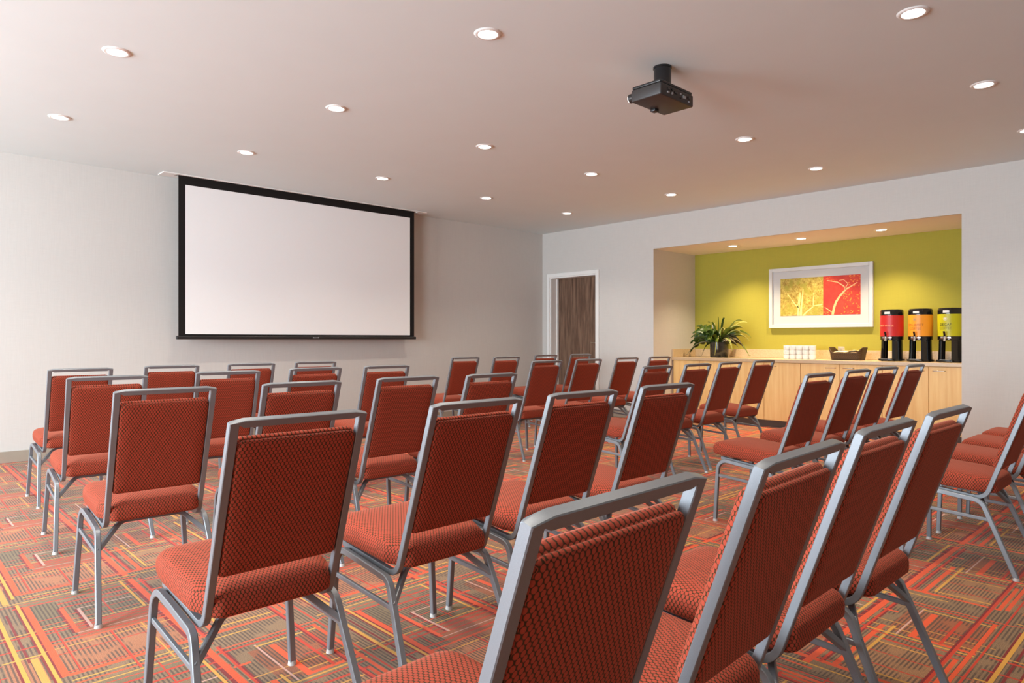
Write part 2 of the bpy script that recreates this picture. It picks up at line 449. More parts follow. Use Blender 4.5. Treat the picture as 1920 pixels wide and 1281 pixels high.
def build_floor():
    cuts_u = sorted({0.0, 1.0} | {r[i] for r in TILE for i in (0, 1)})
    cuts_v = sorted({0.0, 1.0} | {r[i] for r in TILE for i in (2, 3)})
    cells = []
    for u0, u1 in zip(cuts_u, cuts_u[1:]):
        for v0, v1 in zip(cuts_v, cuts_v[1:]):
            uc, vc = (u0 + u1) / 2, (v0 + v1) / 2; col, rib = BROWN, 0
            for r in TILE:
                if r[0] <= uc <= r[1] and r[2] <= vc <= r[3]: col, rib = r[4], r[5]
            cells.append((u0, u1, v0, v1, col, rib))
    # merge runs along v
    merged = []
    cells.sort(key=lambda c: (c[0], c[2]))
    for c in cells:
        if merged and merged[-1][0] == c[0] and merged[-1][3] == c[2] and merged[-1][4:] == list(c[4:]):
            merged[-1][3] = c[3]
        else: merged.append(list(c))
    verts, faces, cols, ribs = [], [], [], []
    x0, y0 = 0.33 - 5 * P, 2.50 - 7 * P
    for i in range(15):
        for j in range(13):
            ox, oy = x0 + i * P, y0 + j * P
            if ox > XR + 1.2 or oy > YS + 0.2: continue
            turn = (i >= 7) if j < 7 else ((i + j) % 2 == 0 and i > 6)
            flip = (i % 2 == 1 and i > 6)
            for u0, u1, v0, v1, col, rib in merged:
                if turn:
                    q = ((v0, 1 - u1), (v1, 1 - u1), (v1, 1 - u0), (v0, 1 - u0))
                elif flip:
                    q = ((1 - u1, v0), (1 - u0, v0), (1 - u0, v1), (1 - u1, v1))
                else:
                    q = ((u0, v0), (u1, v0), (u1, v1), (u0, v1))
                k = len(verts)
                for a, c in q:
                    verts.append((min(max(ox + a * P, XL - .1), AX + .1), min(max(oy + c * P, YB - .1), YS + .1), 0.0))
                faces.append((k, k + 1, k + 2, k + 3))
                tweed = 1.0 if col in (BROWN, SALM, OLIVE, RUST, TAN) else 0.0
                cols.append(col)
                ribs.append((1.0 if rib and not turn else 0.0, 1.0 if rib and turn else 0.0, tweed))
    me = bpy.data.meshes.new('floor'); me.from_pydata(verts, [], faces)
    for nm, data in (('yarn', cols), ('ribs', ribs)):
        at = me.attributes.new(nm, 'FLOAT_COLOR', 'CORNER')
        buf = []
        for c in data: buf += [c[0], c[1], c[2], 1.0] * 4
        at.data.foreach_set('color', buf)
    me.materials.append(M['carpet']); me.update()
    o = bpy.data.objects.new('floor', me); C.objects.link(o)
    return struct(o)
build_floor()

# ceiling, walls ------------------------------------------
bm = bmesh.new(); box(bm, (XL - T, YB - T, H), (XR + T, YS + T, H + 0.12)); struct(mesh_obj('ceiling', bm, M['ceil']))
bm = bmesh.new(); box(bm, (XL - T, YS, 0), (XR + T, YS + T, H)); struct(mesh_obj('wall_front', bm, M['wall']))
bm = bmesh.new(); box(bm, (XL - T, YB - T, 0), (XR + T, YB, H)); struct(mesh_obj('wall_rear', bm, M['wall']))
bm = bmesh.new()
box(bm, (XR, YB, 0), (XR + T, AL0, H)); box(bm, (XR, AL0, AH), (XR + 0.03, AL1, H)); box(bm, (XR, AL1, 0), (XR + T, D0, H))
box(bm, (XR, D0, DH), (XR + T, D1, H)); box(bm, (XR, D1, 0), (XR + T, YS, H))
struct(mesh_obj('wall_right', bm, M['wall']))
bm = bmesh.new(); box(bm, (AX, AL0 - T, 0), (AX + T, AL1 + T, AH + 0.1)); struct(mesh_obj('wall_alcove_back', bm, M['green']))
bm = bmesh.new(); box(bm, (XR + T, AL1, 0), (AX, AL1 + T, AH + 0.1)); struct(mesh_obj('wall_alcove_left', bm, M['wall']))
bm = bmesh.new(); box(bm, (XR + T, AL0 - T, 0), (AX, AL0, AH + 0.1)); struct(mesh_obj('wall_alcove_right', bm, M['wall']))
bm = bmesh.new(); box(bm, (XR + 0.03, AL0, AH), (AX, AL1, AH + 0.1)); struct(mesh_obj('ceiling_alcove', bm, M['alc_ceil']))

WINS = [(0.7, 3.2), (3.9, 6.8)]; WZ0, WZ1 = 0.45, 2.55
bm = bmesh.new()
prev = YB
for a, b2 in WINS:
    box(bm, (XL - T, prev, 0), (XL, a, H)); box(bm, (XL - T, a, 0), (XL, b2, WZ0)); box(bm, (XL - T, a, WZ1), (XL, b2, H)); prev = b2
box(bm, (XL - T, prev, 0), (XL, YS, H))
struct(mesh_obj('wall_left', bm, M['wall']))
for k, (a, b2) in enumerate(WINS):
    bm = bmesh.new()
    for lo, hi in (((XL - .12, a, WZ0), (XL - .06, a + .05, WZ1)), ((XL - .12, b2 - .05, WZ0), (XL - .06, b2, WZ1)), ((XL - .12, a + .05, WZ0), (XL - .06, b2 - .05, WZ0 + .05)),
                   ((XL - .12, a + .05, WZ1 - .05), (XL - .06, b2 - .05, WZ1)), ((XL - .12, (a + b2) / 2 - .025, WZ0 + .05), (XL - .06, (a + b2) / 2 + .025, WZ1 - .05))):
        box(bm, lo, hi)
    w = struct(mesh_obj('window_%d' % (k + 1), bm, M['white_trim']))
    bm = bmesh.new()
    for lo, hi in (((XL - .095, a + .05, WZ0 + .05), (XL - .09, (a + b2) / 2 - .025, WZ1 - .05)), ((XL - .095, (a + b2) / 2 + .025, WZ0 + .05), (XL - .09, b2 - .05, WZ1 - .05))): box(bm, lo, hi)
    mesh_obj('pane', bm, M['glass'], w)
# baseboards
bm = bmesh.new(); box(bm, (XL, YS - 0.014, 0), (XR, YS, 0.102), 0.003); struct(mesh_obj('baseboard_front', bm, M['base']))
bm = bmesh.new(); box(bm, (XL, YB, 0), (XL + 0.014, YS - 0.014, 0.102), 0.003); struct(mesh_obj('baseboard_left', bm, M['base']))
bm = bmesh.new()
box(bm, (XR - 0.014, YB, 0), (XR, AL0, 0.102), 0.003); box(bm, (XR - 0.014, AL1, 0), (XR, D0 - 0.055, 0.102), 0.003); box(bm, (XR - 0.014, D1 + 0.055, 0), (XR, YS - 0.014, 0.102), 0.003)
struct(mesh_obj('baseboard_right', bm, M['base']))
# door
bm = bmesh.new(); box(bm, (XR + 0.165, D0 + .02, 0.008), (XR + 0.20, D1 - .02, DH - .02))
dr = struct(mesh_obj('door_1', bm, M['door']))
bm = bmesh.new()
cyl(bm, (XR + 0.160, D0 + 0.085, 1.04), 0.026, 0.010, 20, axis='x')
sweep(bm, fillet([(XR + 0.158, D0 + 0.085, 1.04), (XR + 0.112, D0 + 0.085, 1.04), (XR + 0.112, D0 + 0.195, 1.04)], 0.012), circ_profile(0.009, 10), Vector((0, 0, 1)))
mesh_obj('lever_handle', bm, M['steel'], dr, True, 40)
bm = bmesh.new()
cw = 0.053
box(bm, (XR - .016, D0 - cw, 0), (XR, D0, DH + cw), 0.003); box(bm, (XR - .016, D1, 0), (XR, D1 + cw, DH + cw), 0.003); box(bm, (XR - .016, D0, DH), (XR, D1, DH + cw), 0.003)
box(bm, (XR, D0, 0), (XR + T, D0 + .02, DH)); box(bm, (XR, D1 - .02, 0), (XR + T, D1, DH)); box(bm, (XR, D0 + .02, DH - .02), (XR + T, D1 - .02, DH))
box(bm, (XR + .125, D0 + .02, 0), (XR + .16, D0 + .035, DH - .02)); box(bm, (XR + .125, D1 - .035, 0), (XR + .16, D1 - .02, DH - .02))
struct(mesh_obj('trim_1', bm, M['white_trim']))

# ------------------------------------------------------------------ chairs
def make_chair():
    t = empty('banquet_chair', (0, 0, 0))
    tube = rr_profile(0.0195, 0.0195, 0.0016, 1)
    top = Vector((0, -0.062, 0.890)); low = Vector((0, 0.128, 0.342))
    def bf(s): return [(s * 0.1745, 0.455, 0.377), (s * 0.1745, low.y, low.z), (s * 0.1745, top.y, top.z)]
    L = bf(-1); R = bf(1)
    path = fillet(L + [(-0.15, top.y, top.z), (0.15, top.y, top.z)] + list(reversed(R)), [0, 0.055, 0, 0, 0, 0, 0.055, 0], 6)
    bm = bmesh.new(); sweep(bm, path, tube, Vector((1, 0, 0)))
    bm.normal_update()
    ce = [e for e in bm.edges if all(v.co.z > 0.894 and abs(v.co.x) > 0.180 for v in e.verts) and abs(e.verts[0].co.x - e.verts[1].co.x) < 0.004 and abs(e.verts[0].co.z - e.verts[1].co.z) < 0.009]
    bmesh.ops.bevel(bm, geom=ce, offset=0.0045, segments=3, affect='EDGES', profile=0.5)
    mesh_obj('back_frame', bm, M['frame'], t, True, 24)
    # legs: inverted U on each side, split at the middle of its rail
    for s in (-1, 1):
        for fr in (0, 1):
            if fr == 0:
                pts = [(s * 0.224, 0.0, 0.012), (s * 0.202, 0.136, 0.334), (s * 0.200, 0.30, 0.352)]
                rad = [0, 0.05, 0]
            else:
                pts = [(s * 0.224, 0.470, 0.012), (s * 0.202, 0.462, 0.370), (s * 0.200, 0.30, 0.352)]
                rad = [0, 0.055, 0]
            bm = bmesh.new(); sweep(bm, fillet(pts, rad, 7), rr_profile(0.0205, 0.0205, 0.0022, 1), Vector((1, 0, 0)))
            lg = mesh_obj('leg', bm, M['frame'], t, True, 24)
            bm = bmesh.new(); p = pts[0]
            cyl(bm, (p[0], p[1], 0.007), 0.0145, 0.014, 14, 0.0125); mesh_obj('foot_glide', bm, M['glide'], lg, True, 40)
        bm = bmesh.new()
        sweep(bm, [(s * 0.209, 0.100, 0.252), (s * 0.208, 0.464, 0.275)], rr_profile(0.012, 0.016, 0.002, 1), Vector((1, 0, 0)))
        mesh_obj('stretcher', bm, M['frame'], t, True, 24)
    bm = bmesh.new()
    pts = [(-0.208, 0.104, 0.262), (-0.115, 0.165, 0.353), (0.115, 0.165, 0.353), (0.208, 0.104, 0.262)]
    sweep(bm, fillet(pts, 0.05, 6), rr_profile(0.018, 0.018, 0.0022, 1), Vector((0, 1, 0)))
    mesh_obj('cross_brace', bm, M['frame'], t, True, 24)
    bm = bmesh.new()
    sweep(bm, [(-0.198, 0.405, 0.364), (0.198, 0.405, 0.364)], rr_profile(0.018, 0.018, 0.0022, 1), Vector((0, 1, 0)))
    mesh_obj('seat_rail', bm, M['frame'], t, True, 24)
    # seat cushion
    ol = outline([(-0.160, 0.084), (0.160, 0.084), (0.199, 0.175), (0.202, 0.40), (0.192, 0.522), (-0.192, 0.522), (-0.202, 0.40), (-0.199, 0.175)],
                 [0.035, 0.035, 0.06, 0.08, 0.055, 0.055, 0.08, 0.06], 5)
    def ring(d, z, crown=0.0):
        out = []
        for p in inset2(ol, d): out.append((p.x, p.y, z - 0.007 + 0.072 * (p.y - 0.30)))
        return out
    bm = bmesh.new()
    loft(bm, [ring(0.03, 0.388), ring(0.010, 0.390), ring(0.002, 0.396), ring(0, 0.405), ring(0, 0.426), ring(0.0025, 0.437), ring(0.007, 0.446), ring(0.014, 0.454), ring(0.024, 0.460), ring(0.04, 0.465), ring(0.065, 0.469), ring(0.10, 0.472), ring(0.15, 0.474)])
    box_uv(bm); mesh_obj('seat', bm, M['fabric'], t, True)
    # backrest pad: lies along the tilted uprights
    d = (top - low).normalized(); nrm = Vector((0, d.z, -d.y))     # nrm points to the front
    def at(x, z, off):
        k = (z - low.z) / (top.z - low.z)
        p = low + (top - low) * k + nrm * off
        return (x, p.y, p.z)
    ob = outline([(-0.164, 0.482), (0.164, 0.482), (0.164, 0.848), (-0.164, 0.848)], [0.012, 0.012, 0.022, 0.022], 5)
    def br(ins, off): return [at(p.x, p.y, off) for p in inset2(ob, ins)]
    bm = bmesh.new()
    loft(bm, [br(0.05, -0.012), br(0.012, -0.0115), br(0.004, -0.009), br(0.002, -0.004), br(0.003, 0.0), br(0.008, 0.003), br(0.003, 0.006), br(0.0, 0.011), br(0.0, 0.018), br(0.004, 0.026), br(0.012, 0.031), br(0.05, 0.034)])
    box_uv(bm); mesh_obj('backrest', bm, M['fabric'], t, True)
    return t

CHAIRS = dict(
A1=(1.032,5.297,-0.9),A2=(1.643,5.440,-3.1),A3=(2.263,5.500,-4.6),A4=(2.849,5.554,-3.9),
B1=(0.922,4.102,-3.1),B2=(1.597,4.234,-4.9),B3=(2.225,4.348,-2.7),B4=(2.790,4.344,-3.6),
C1=(0.862,2.947,-1.7),C2=(1.441,2.961,-1.9),C3=(2.027,2.975,-0.8),C4=(2.554,2.922,-0.1),
D1=(0.813,1.706,-0.3),D2=(1.401,1.696,0.2),D3=(1.930,1.711,-1.1),D4=(2.506,1.731,-1.5),
E1=(0.703,0.594,1.6),E2=(1.192,0.579,2.7),E3=(1.700,0.606,1.0),E4=(2.194,0.605,-0.2),
F1=(4.742,5.805,-2.7),F2=(5.208,5.648,-3.6),F3=(6.226,6.015,-3.8),F4=(6.805,5.938,-4.3),
G1=(4.494,4.344,-3.3),G2=(5.158,4.412,-1.5),G3=(5.933,4.531,-1.1),G4=(6.514,4.513,-3.0),
H1=(4.187,2.945,1.3),H2=(4.778,2.971,0.1),H3=(5.346,3.005,1.0),H4=(6.048,3.052,-1.3),
I1=(3.933,1.673,-0.5),I2=(4.600,1.706,-0.9),I3=(5.210,1.735,-2.4),I4=(5.86,1.742,-0.9),
J1=(4.00,0.676,0.0),J2=(4.62,0.676,0.5),J3=(5.17,0.66,0.0),J4=(5.70,0.67,0.5))
ROWN = {'A': 'front row', 'B': 'second row', 'C': 'middle row', 'D': 'fourth row', 'E': 'back row',
        'F': 'front row', 'G': 'second row', 'H': 'middle row', 'I': 'fourth row', 'J': 'back row'}
COLN = {'1': 'leftmost', '2': 'second from left', '3': 'third from left', '4': 'rightmost'}
proto = make_chair(); first = True
def copy_tree(o, parent=None):
    c = o.copy(); C.objects.link(c)
    if parent: c.parent = parent
    for ch in list(o.children): copy_tree(ch, c)
    return c
order = list(CHAIRS)
objs = [proto] + [copy_tree(proto) for _ in order[1:]]
for key, o in zip(order, objs):
    x, y, a = CHAIRS[key]
    o.location = (x, y, 0); o.rotation_euler = (0, 0, math.radians(a))
    side = 'left' if key[0] in 'ABCDE' else 'right'
    tag(o, 'red dotted banquet chair, %s in the %s of the %s block' % (COLN[key[1]], ROWN[key[0]], side), 'chair', 'banquet chairs in rows facing the screen')

# ------------------------------------------------------------------ projection screen
SX0, SX1, SY = 2.27, 5.131, 7.262
sc = empty('projection_screen', ((SX0 + SX1) / 2, SY, 1.092))
tag(sc, 'wide white projection screen with black border hanging before the grey wall', 'projection screen')
ox, oy, oz = -(SX0 + SX1) / 2, -SY, -1.092
def lb(bm, lo, hi, bev=0.0): box(bm, (lo[0] + ox, lo[1] + oy, lo[2] + oz), (hi[0] + ox, hi[1] + oy, hi[2] + oz), bev)
bm = bmesh.new(); lb(bm, (SX0, SY, 1.12), (SX1, SY + 0.003, H + 0.0)); mesh_obj('border', bm, M['screen_black'], sc)
bm = bmesh.new(); lb(bm, (SX0 + 0.066, SY - 0.0015, 1.145), (SX1 - 0.066, SY - 0.0003, 2.650)); mesh_obj('picture_area', bm, M['screen_white'], sc)
bm = bmesh.new(); lb(bm, (SX0 - 0.022, SY - 0.016, 1.092), (SX1 + 0.022, SY + 0.016, 1.128), 0.008); wb = mesh_obj('weight_bar', bm, M['black_matte'], sc)
bm = bmesh.new()
xm = (SX0 + SX1) / 2 + 0.015
for k, (w, h) in enumerate(((0.013, 0.014), (0.011, 0.012), (0.012, 0.012), (0.011, 0.013), (0.013, 0.015))):
    lb(bm, (xm + k * 0.0155, SY - 0.0175, 1.104), (xm + k * 0.0155 + w, SY - 0.0158, 1.104 + h), 0.0008)
mesh_obj('badge', bm, M['port_grey'], wb)
bm = bmesh.new()
a0, a1 = SX0 - 0.16, SX1 + 0.15
lb(bm, (a0, SY - 0.075, H - 0.010), (a1, SY - 0.045, H), 0.002); lb(bm, (a0, SY + 0.045, H - 0.010), (a1, SY + 0.10, H), 0.002)
lb(bm, (a0, SY - 0.045, H - 0.010), (SX0 - 0.03, SY + 0.045, H), 0.002); lb(bm, (SX1 + 0.03, SY - 0.045, H - 0.010), (a1, SY + 0.045, H), 0.002)
mesh_obj('ceiling_case', bm, M['white_trim'], sc)

# ------------------------------------------------------------------ projector
pj = empty('projector', (3.5, 2.376, 2.51)); tag(pj, 'black ceiling-mounted projector with lit lens above the chairs', 'projector')
bm = bmesh.new(); box(bm, (-0.172, -0.106, 0.0), (0.172, 0.106, 0.072), 0.008, 3); mesh_obj('body', bm, M['proj_grey'], pj, True, 35)
bm = bmesh.new(); box(bm, (-0.168, -0.100, 0.074), (0.168, 0.100, 0.092), 0.006, 3); mesh_obj('lid', bm, M['black_matte'], pj, True, 35)
bm = bmesh.new()
cyl(bm, (0, 0, 0.175), 0.052, 0.108, 36); cyl(bm, (0, 0, 0.109), 0.044, 0.035, 36); cyl(bm, (0, 0, 0.2235), 0.056, 0.011, 36)
mesh_obj('ceiling_mount', bm, M['black'], pj, True, 40)
bm = bmesh.new(); cyl(bm, (-0.142, 0.118, 0.036), 0.027, 0.028, 28, axis='y'); lz = mesh_obj('lens_barrel', bm, M['black_matte'], pj, True, 40)
bm = bmesh.new()
bmesh.ops.create_uvsphere(bm, u_segments=20, v_segments=10, radius=0.026, matrix=Matrix.Translation((-0.142, 0.130, 0.036)) @ Matrix.Diagonal((1, 0.55, 1, 1)))
mesh_obj('lens', bm, M['proj_lens'], lz, True)
bm = bmesh.new(); box(bm, (0.010, 0.062, -0.016), (0.055, 0.098, 0.001), 0.004); mesh_obj('foot', bm, M['black_matte'], pj, True, 35)
ports = []
for k, (x, z, w, h, kind) in enumerate(((-0.10, 0.046, .022, .010, 0), (-0.10, 0.026, .022, .010, 0), (-0.06, 0.050, .012, .012, 1), (-0.06, 0.028, .014, .014, 1), (-0.02, 0.040, .034, .012, 0), (0.03, 0.046, .012, .012, 1), (0.03, 0.024, .012, .012, 1), (0.07, 0.036, .030, .018, 0), (0.12, 0.044, .018, .018, 0), (0.12, 0.020, .012, .008, 0))):
    bm = bmesh.new()
    if kind: cyl(bm, (x, -0.108, z), w / 2, 0.008, 14, axis='y')
    else: box(bm, (x - w / 2, -0.111, z - h / 2), (x + w / 2, -0.104, z + h / 2), 0.0015)
    mesh_obj('port', bm, M['port_grey'] if k % 2 else M['black'], pj, True, 40)

# ------------------------------------------------------------------ downlights
def downlight(name, mlens):
    t = empty(name, (0, 0, 0))
    bm = bmesh.new(); lathe(bm, [(0.0500, -0.0005), (0.0535, -0.0075), (0.060, -0.0085), (0.070, -0.006), (0.0745, -0.0005)], 40)
    mesh_obj('trim_ring', bm, M['white_trim'], t, True, 50)
    bm = bmesh.new(); lathe(bm, [(0.0, -0.0042), (0.03, -0.0038), (0.0515, -0.0025)], 32); bmesh.ops.recalc_face_normals(bm, faces=bm.faces)
    mesh_obj('lens', bm, mlens, t, True)
    return t
def lamp(parent, name, energy, col, ang, blend, r=0.05, z=-0.012):
    ld = bpy.data.lights.new(name, 'SPOT'); ld.energy = energy; ld.color = col; ld.spot_size = math.radians(ang); ld.spot_blend = blend; ld.shadow_soft_size = r
    lo = bpy.data.objects.new(name, ld); C.objects.link(lo); lo.parent = parent; lo.location = (0, 0, z)
    return lo
LX = [1.04, 2.43, 3.83, 5.24, 6.64]; LY = [5.975, 4.39, 2.76, 1.11]
pos_l = {}
for j, y in enumerate(LY):
    for i, x in enumerate(LX):
        if (i, j) == (2, 2): continue                     # the projector hangs there
        pos_l[(i, j)] = (x, y)
ROWL = ['row nearest the screen', 'second row from the screen', 'third row from the screen', 'fourth row from the screen']
COLL = ['leftmost', 'second from left', 'middle', 'second from right', 'rightmost']
d0 = downlight('recessed_downlight', M['lens'])
LAMP_E = 66.0
first = True
for (i, j), (x, y) in pos_l.items():
    o = d0 if first else copy_tree(d0)
    first = False
    o.location = (x, y, H)
    tag(o, 'round lit ceiling downlight, %s in the %s' % (COLL[i], ROWL[j]), 'ceiling light', 'downlights in the main ceiling')
    pos_l[(i, j)] = o
for o in pos_l.values(): lamp(o, 'lamp', LAMP_E, (1.0, 0.91, 0.78), 116, 1.0)
a0_ = downlight('alcove_downlight', M['lens_warm']); first = True
for k, y in enumerate((4.48, 3.585, 2.69)):
    o = a0_ if first else copy_tree(a0_)
    o.location = (8.19, y, AH)
    tag(o, 'small lit downlight in the alcove ceiling, %s' % ('left one above the plant', 'middle one above the picture', 'right one nearest the dispensers')[k], 'ceiling light', 'downlights over the counter')
    if first: alc = [o]; first = False
    else: alc.append(o)
for o in alc: lamp(o, 'lamp', 100.0, (1.0, 0.80, 0.52), 112, 0.8, 0.03)

# ------------------------------------------------------------------ counter and cabinets
CY = [5.362, 4.492, 3.582, 2.672, 1.818]; CM = [4.95, 4.04, 3.126, 2.218]
CXF = 8.16; CZ = 0.806
CABN = ['leftmost, below the plant', 'second from left, below the picture', 'third from left, below the wicker basket', 'rightmost, below the drink dispensers']
for k in range(4):
    y1, y0 = CY[k], CY[k + 1]
    t = empty('base_cabinet', (CXF, (y0 + y1) / 2, 0)); tag(t, 'maple base cabinet under the worktop, ' + CABN[k], 'cabinet', 'base cabinets in the alcove')
    ym = (y0 + y1) / 2
    bm = bmesh.new(); box(bm, (0.02, y0 - ym + .001, 0.085), (0.545, y1 - ym - .001, CZ - .002)); mesh_obj('carcass', bm, M['maple'], t)
    bm = bmesh.new(); box(bm, (0.055, y0 - ym + .001, 0.0), (0.50, y1 - ym - .001, 0.085)); mesh_obj('toe_kick', bm, M['toe'], t)
    for s in (0, 1):
        a, c = (CM[k], y1) if s == 0 else (y0, CM[k])
        bm = bmesh.new(); box(bm, (0.0, a - ym + .0022, 0.09), (0.019, c - ym - .0022, CZ - .006), 0.0012)
        dd = mesh_obj('door', bm, M['maple'], t)
        bm = bmesh.new()
        h0, h1 = (a + .045, a + .155) if s == 0 else (c - .155, c - .045)
        zz = CZ - 0.047
        sweep(bm, fillet([(0.0, h0 - ym, zz), (-0.026, h0 - ym, zz), (-0.026, h1 - ym, zz), (0.0, h1 - ym, zz)], 0.008, 4), circ_profile(0.005, 8), Vector((0, 0, 1)))
        mesh_obj('handle', bm, M['steel'], dd, True)
w = empty('worktop', (8.43, (AL0 + AL1) / 2, 0.848)); tag(w, 'long speckled tan laminate worktop in the green alcove', 'worktop')
yc = (AL0 + AL1) / 2
bm = bmesh.new(); box(bm, (8.13 - 8.43, AL0 + .002 - yc, -0.042), (AX - .003 - 8.43, AL1 - .002 - yc, 0.0), 0.004); mesh_obj('slab', bm, M['worktop'], w)
bm = bmesh.new(); box(bm, (AX - .024, AL0 + .002, 0.849), (AX - .002, AL1 - .002, 0.958), 0.003); struct(mesh_obj('trim_2', bm, M['worktop']))
bm = bmesh.new(); box(bm, (8.135, AL1 - .022, 0.849), (AX - .025, AL1 - .001, 0.958), 0.003); struct(mesh_obj('trim_3', bm, M['worktop']))
ZC = 0.848

# ------------------------------------------------------------------ drink dispensers (front faces -x)
def dispenser(y, wrap, label, lines):
    t = empty('drink_dispenser', (8.40, y, ZC), PI)          # local +x is the front
    t.rotation_euler = (0, 0, PI - 0.10)
    tag(t, label, 'drink dispenser', 'drink dispensers on the worktop')
    bm = bmesh.new()
    lathe(bm, [(0.0, 0.006), (0.128, 0.006), (0.134, 0.012), (0.130, 0.026), (0.0, 0.028)], 40); box(bm, (0.06, -0.075, 0.006), (0.165, 0.075, 0.026), 0.006)
    for sx in (-0.08, 0.10):
        for sy in (-0.06, 0.06): cyl(bm, (sx, sy, 0.004), 0.012, 0.008, 12)
    bmesh.ops.recalc_face_normals(bm, faces=bm.faces)
    base = mesh_obj('base', bm, M['black'], t, True, 35)
    bm = bmesh.new(); box(bm, (0.088, -0.05, 0.026), (0.158, 0.05, 0.030), 0.001); mesh_obj('drip_tray', bm, M['chrome'], base)
    for sgn in (1, -1):
        bm = bmesh.new()
        a, c = (math.radians(24), math.radians(130)) if sgn > 0 else (math.radians(-130), math.radians(-24))
        lathe(bm, [(0.092, 0.026), (0.114, 0.026), (0.108, 0.14), (0.106, 0.262), (0.084, 0.262), (0.092, 0.026)], 14, (0, 0, 0), a, c)
        for vs in ([v for v in bm.verts if abs(math.atan2(v.co.y, v.co.x) - a) < 1e-3], [v for v in bm.verts if abs(math.atan2(v.co.y, v.co.x) - c) < 1e-3]):
            bmesh.ops.contextual_create(bm, geom=vs)
        bmesh.ops.recalc_face_normals(bm, faces=bm.faces)
        mesh_obj('stand_leg', bm, M['black'], t, True, 35)
    bm = bmesh.new(); lathe(bm, [(0.0, 0.232), (0.100, 0.232), (0.116, 0.240), (0.117, 0.277), (0.0, 0.277)], 48); bmesh.ops.recalc_face_normals(bm, faces=bm.faces)
    mesh_obj('lower_band', bm, M['black'], t, True, 35)
    bm = bmesh.new(); lathe(bm, [(0.0, 0.277), (0.1185, 0.277), (0.1185, 0.512), (0.0, 0.512)], 64); bmesh.ops.recalc_face_normals(bm, faces=bm.faces)
    body = mesh_obj('label_wrap', bm, wrap, t, True, 35)
    for txt, size, mt, z, a in lines: curve_text(txt, size, mt, 'lettering', body, 0.1185, z, a)
    bm = bmesh.new(); lathe(bm, [(0.0, 0.512), (0.1175, 0.512), (0.1165, 0.565), (0.108, 0.578), (0.070, 0.582), (0.0, 0.583)], 48); bmesh.ops.recalc_face_normals(bm, faces=bm.faces)
    lid = mesh_obj('lid', bm, M['black'], t, True, 35)
    bm = bmesh.new()
    lathe(bm, [(0.1173, 0.527), (0.1180, 0.527), (0.1175, 0.552), (0.1168, 0.552)], 8, (0, 0, 0), -0.26, 0.26); bmesh.ops.recalc_face_normals(bm, faces=bm.faces)
    mesh_obj('label', bm, M['label_white'], lid)
    bm = bmesh.new()
    cyl(bm, (0.134, 0, 0.262), 0.016, 0.045, 18, axis='x'); cyl(bm, (0.154, 0, 0.250), 0.013, 0.050, 18, 0.016)
    box(bm, (0.112, -0.050, 0.248), (0.124, 0.050, 0.274), 0.003)
    fa = mesh_obj('faucet', bm, M['chrome'], t, True, 40)
    bm = bmesh.new()
    sweep(bm, fillet([(0.154, 0, 0.272), (0.158, 0, 0.300), (0.172, 0, 0.328)], 0.02), rr_profile(0.020, 0.008, 0.003), Vector((0, 1, 0)), scale=None)
    mesh_obj('faucet_lever', bm, M['black'], fa, True, 40)
    return t, body
def emblem(body, mt, z, a0):
    bm = bmesh.new(); R = 0.1185
    def put(x, y): a = a0 + x / R; return ((R + 0.0012) * math.cos(a), (R + 0.0012) * math.sin(a), z + y)
    def disc(cx, cy, r, n=16):
        vs = [bm.verts.new(put(cx + r * math.cos(2 * PI * k / n), cy + r * math.sin(2 * PI * k / n))) for k in range(n)]
        bm.faces.new(vs)
    disc(0, 0, 0.010)
    for k in range(12):
        t = 2 * PI * k / 12
        disc(0.0165 * math.cos(t), 0.0165 * math.sin(t), 0.0034, 8)
    mesh_obj('emblem', bm, mt, body)
DA = 0.0
dispenser(2.65, M['red_wrap'], 'black drink dispenser with red wrap, leftmost of the three', [('HOT WATER', 0.027, M['ink_orange'], 0.395, -0.10)])
_, bd = dispenser(2.362, M['orange_wrap'], 'black drink dispenser with orange wrap, between the red and lime ones', [('GOURMET', 0.036, M['ink_brown'], 0.400, -0.10), ('COFFEE', 0.036, M['ink_brown'], 0.362, -0.10)])
emblem(bd, M['ink_grey'], 0.462, -0.10)
_, bd = dispenser(2.078, M['green_wrap'], 'black drink dispenser with lime green wrap, nearest the right corner', [('DECAF', 0.038, M['ink_dark'], 0.400, -0.06), ('COFFEE', 0.036, M['ink_olive'], 0.362, -0.06)])
emblem(bd, M['ink_white'], 0.462, -0.06)

# ------------------------------------------------------------------ framed print on the green wall
pf = empty('framed_print', (AX, 3.59, 1.63)); tag(pf, 'white framed print of yellow and red trees on the green wall', 'picture')
W2, H2 = 0.643, 0.390
def P3(y, z, x=-0.018): return (x, y, z)
bm = bmesh.new()
for lo, hi in (((-0.044, -W2, -H2), (-0.002, -W2 + .045, H2)), ((-0.044, W2 - .045, -H2), (-0.002, W2, H2)), ((-0.044, -W2 + .045, -H2), (-0.002, W2 - .045, -H2 + .045)), ((-0.044, -W2 + .045, H2 - .045), (-0.002, W2 - .045, H2))):
    box(bm, lo, hi, 0.003)
mesh_obj('frame', bm, M['white_frame'], pf)
bm = bmesh.new(); box(bm, (-0.020, -W2 + .045, -H2 + .045), (-0.004, W2 - .045, H2 - .045)); mesh_obj('mat_board', bm, M['mat_board'], pf)
ay0, ay1, az0, az1, ysp = -0.497, 0.495, -0.234, 0.250, -0.055
bm = bmesh.new(); box(bm, (-0.0225, ysp, az0), (-0.0195, ay1, az1)); py = mesh_obj('yellow_panel', bm, M['art_y'], pf)
bm = bmesh.new(); box(bm, (-0.0225, ay0, az0), (-0.0195, ysp, az1)); pr = mesh_obj('red_panel', bm, M['art_r'], pf)
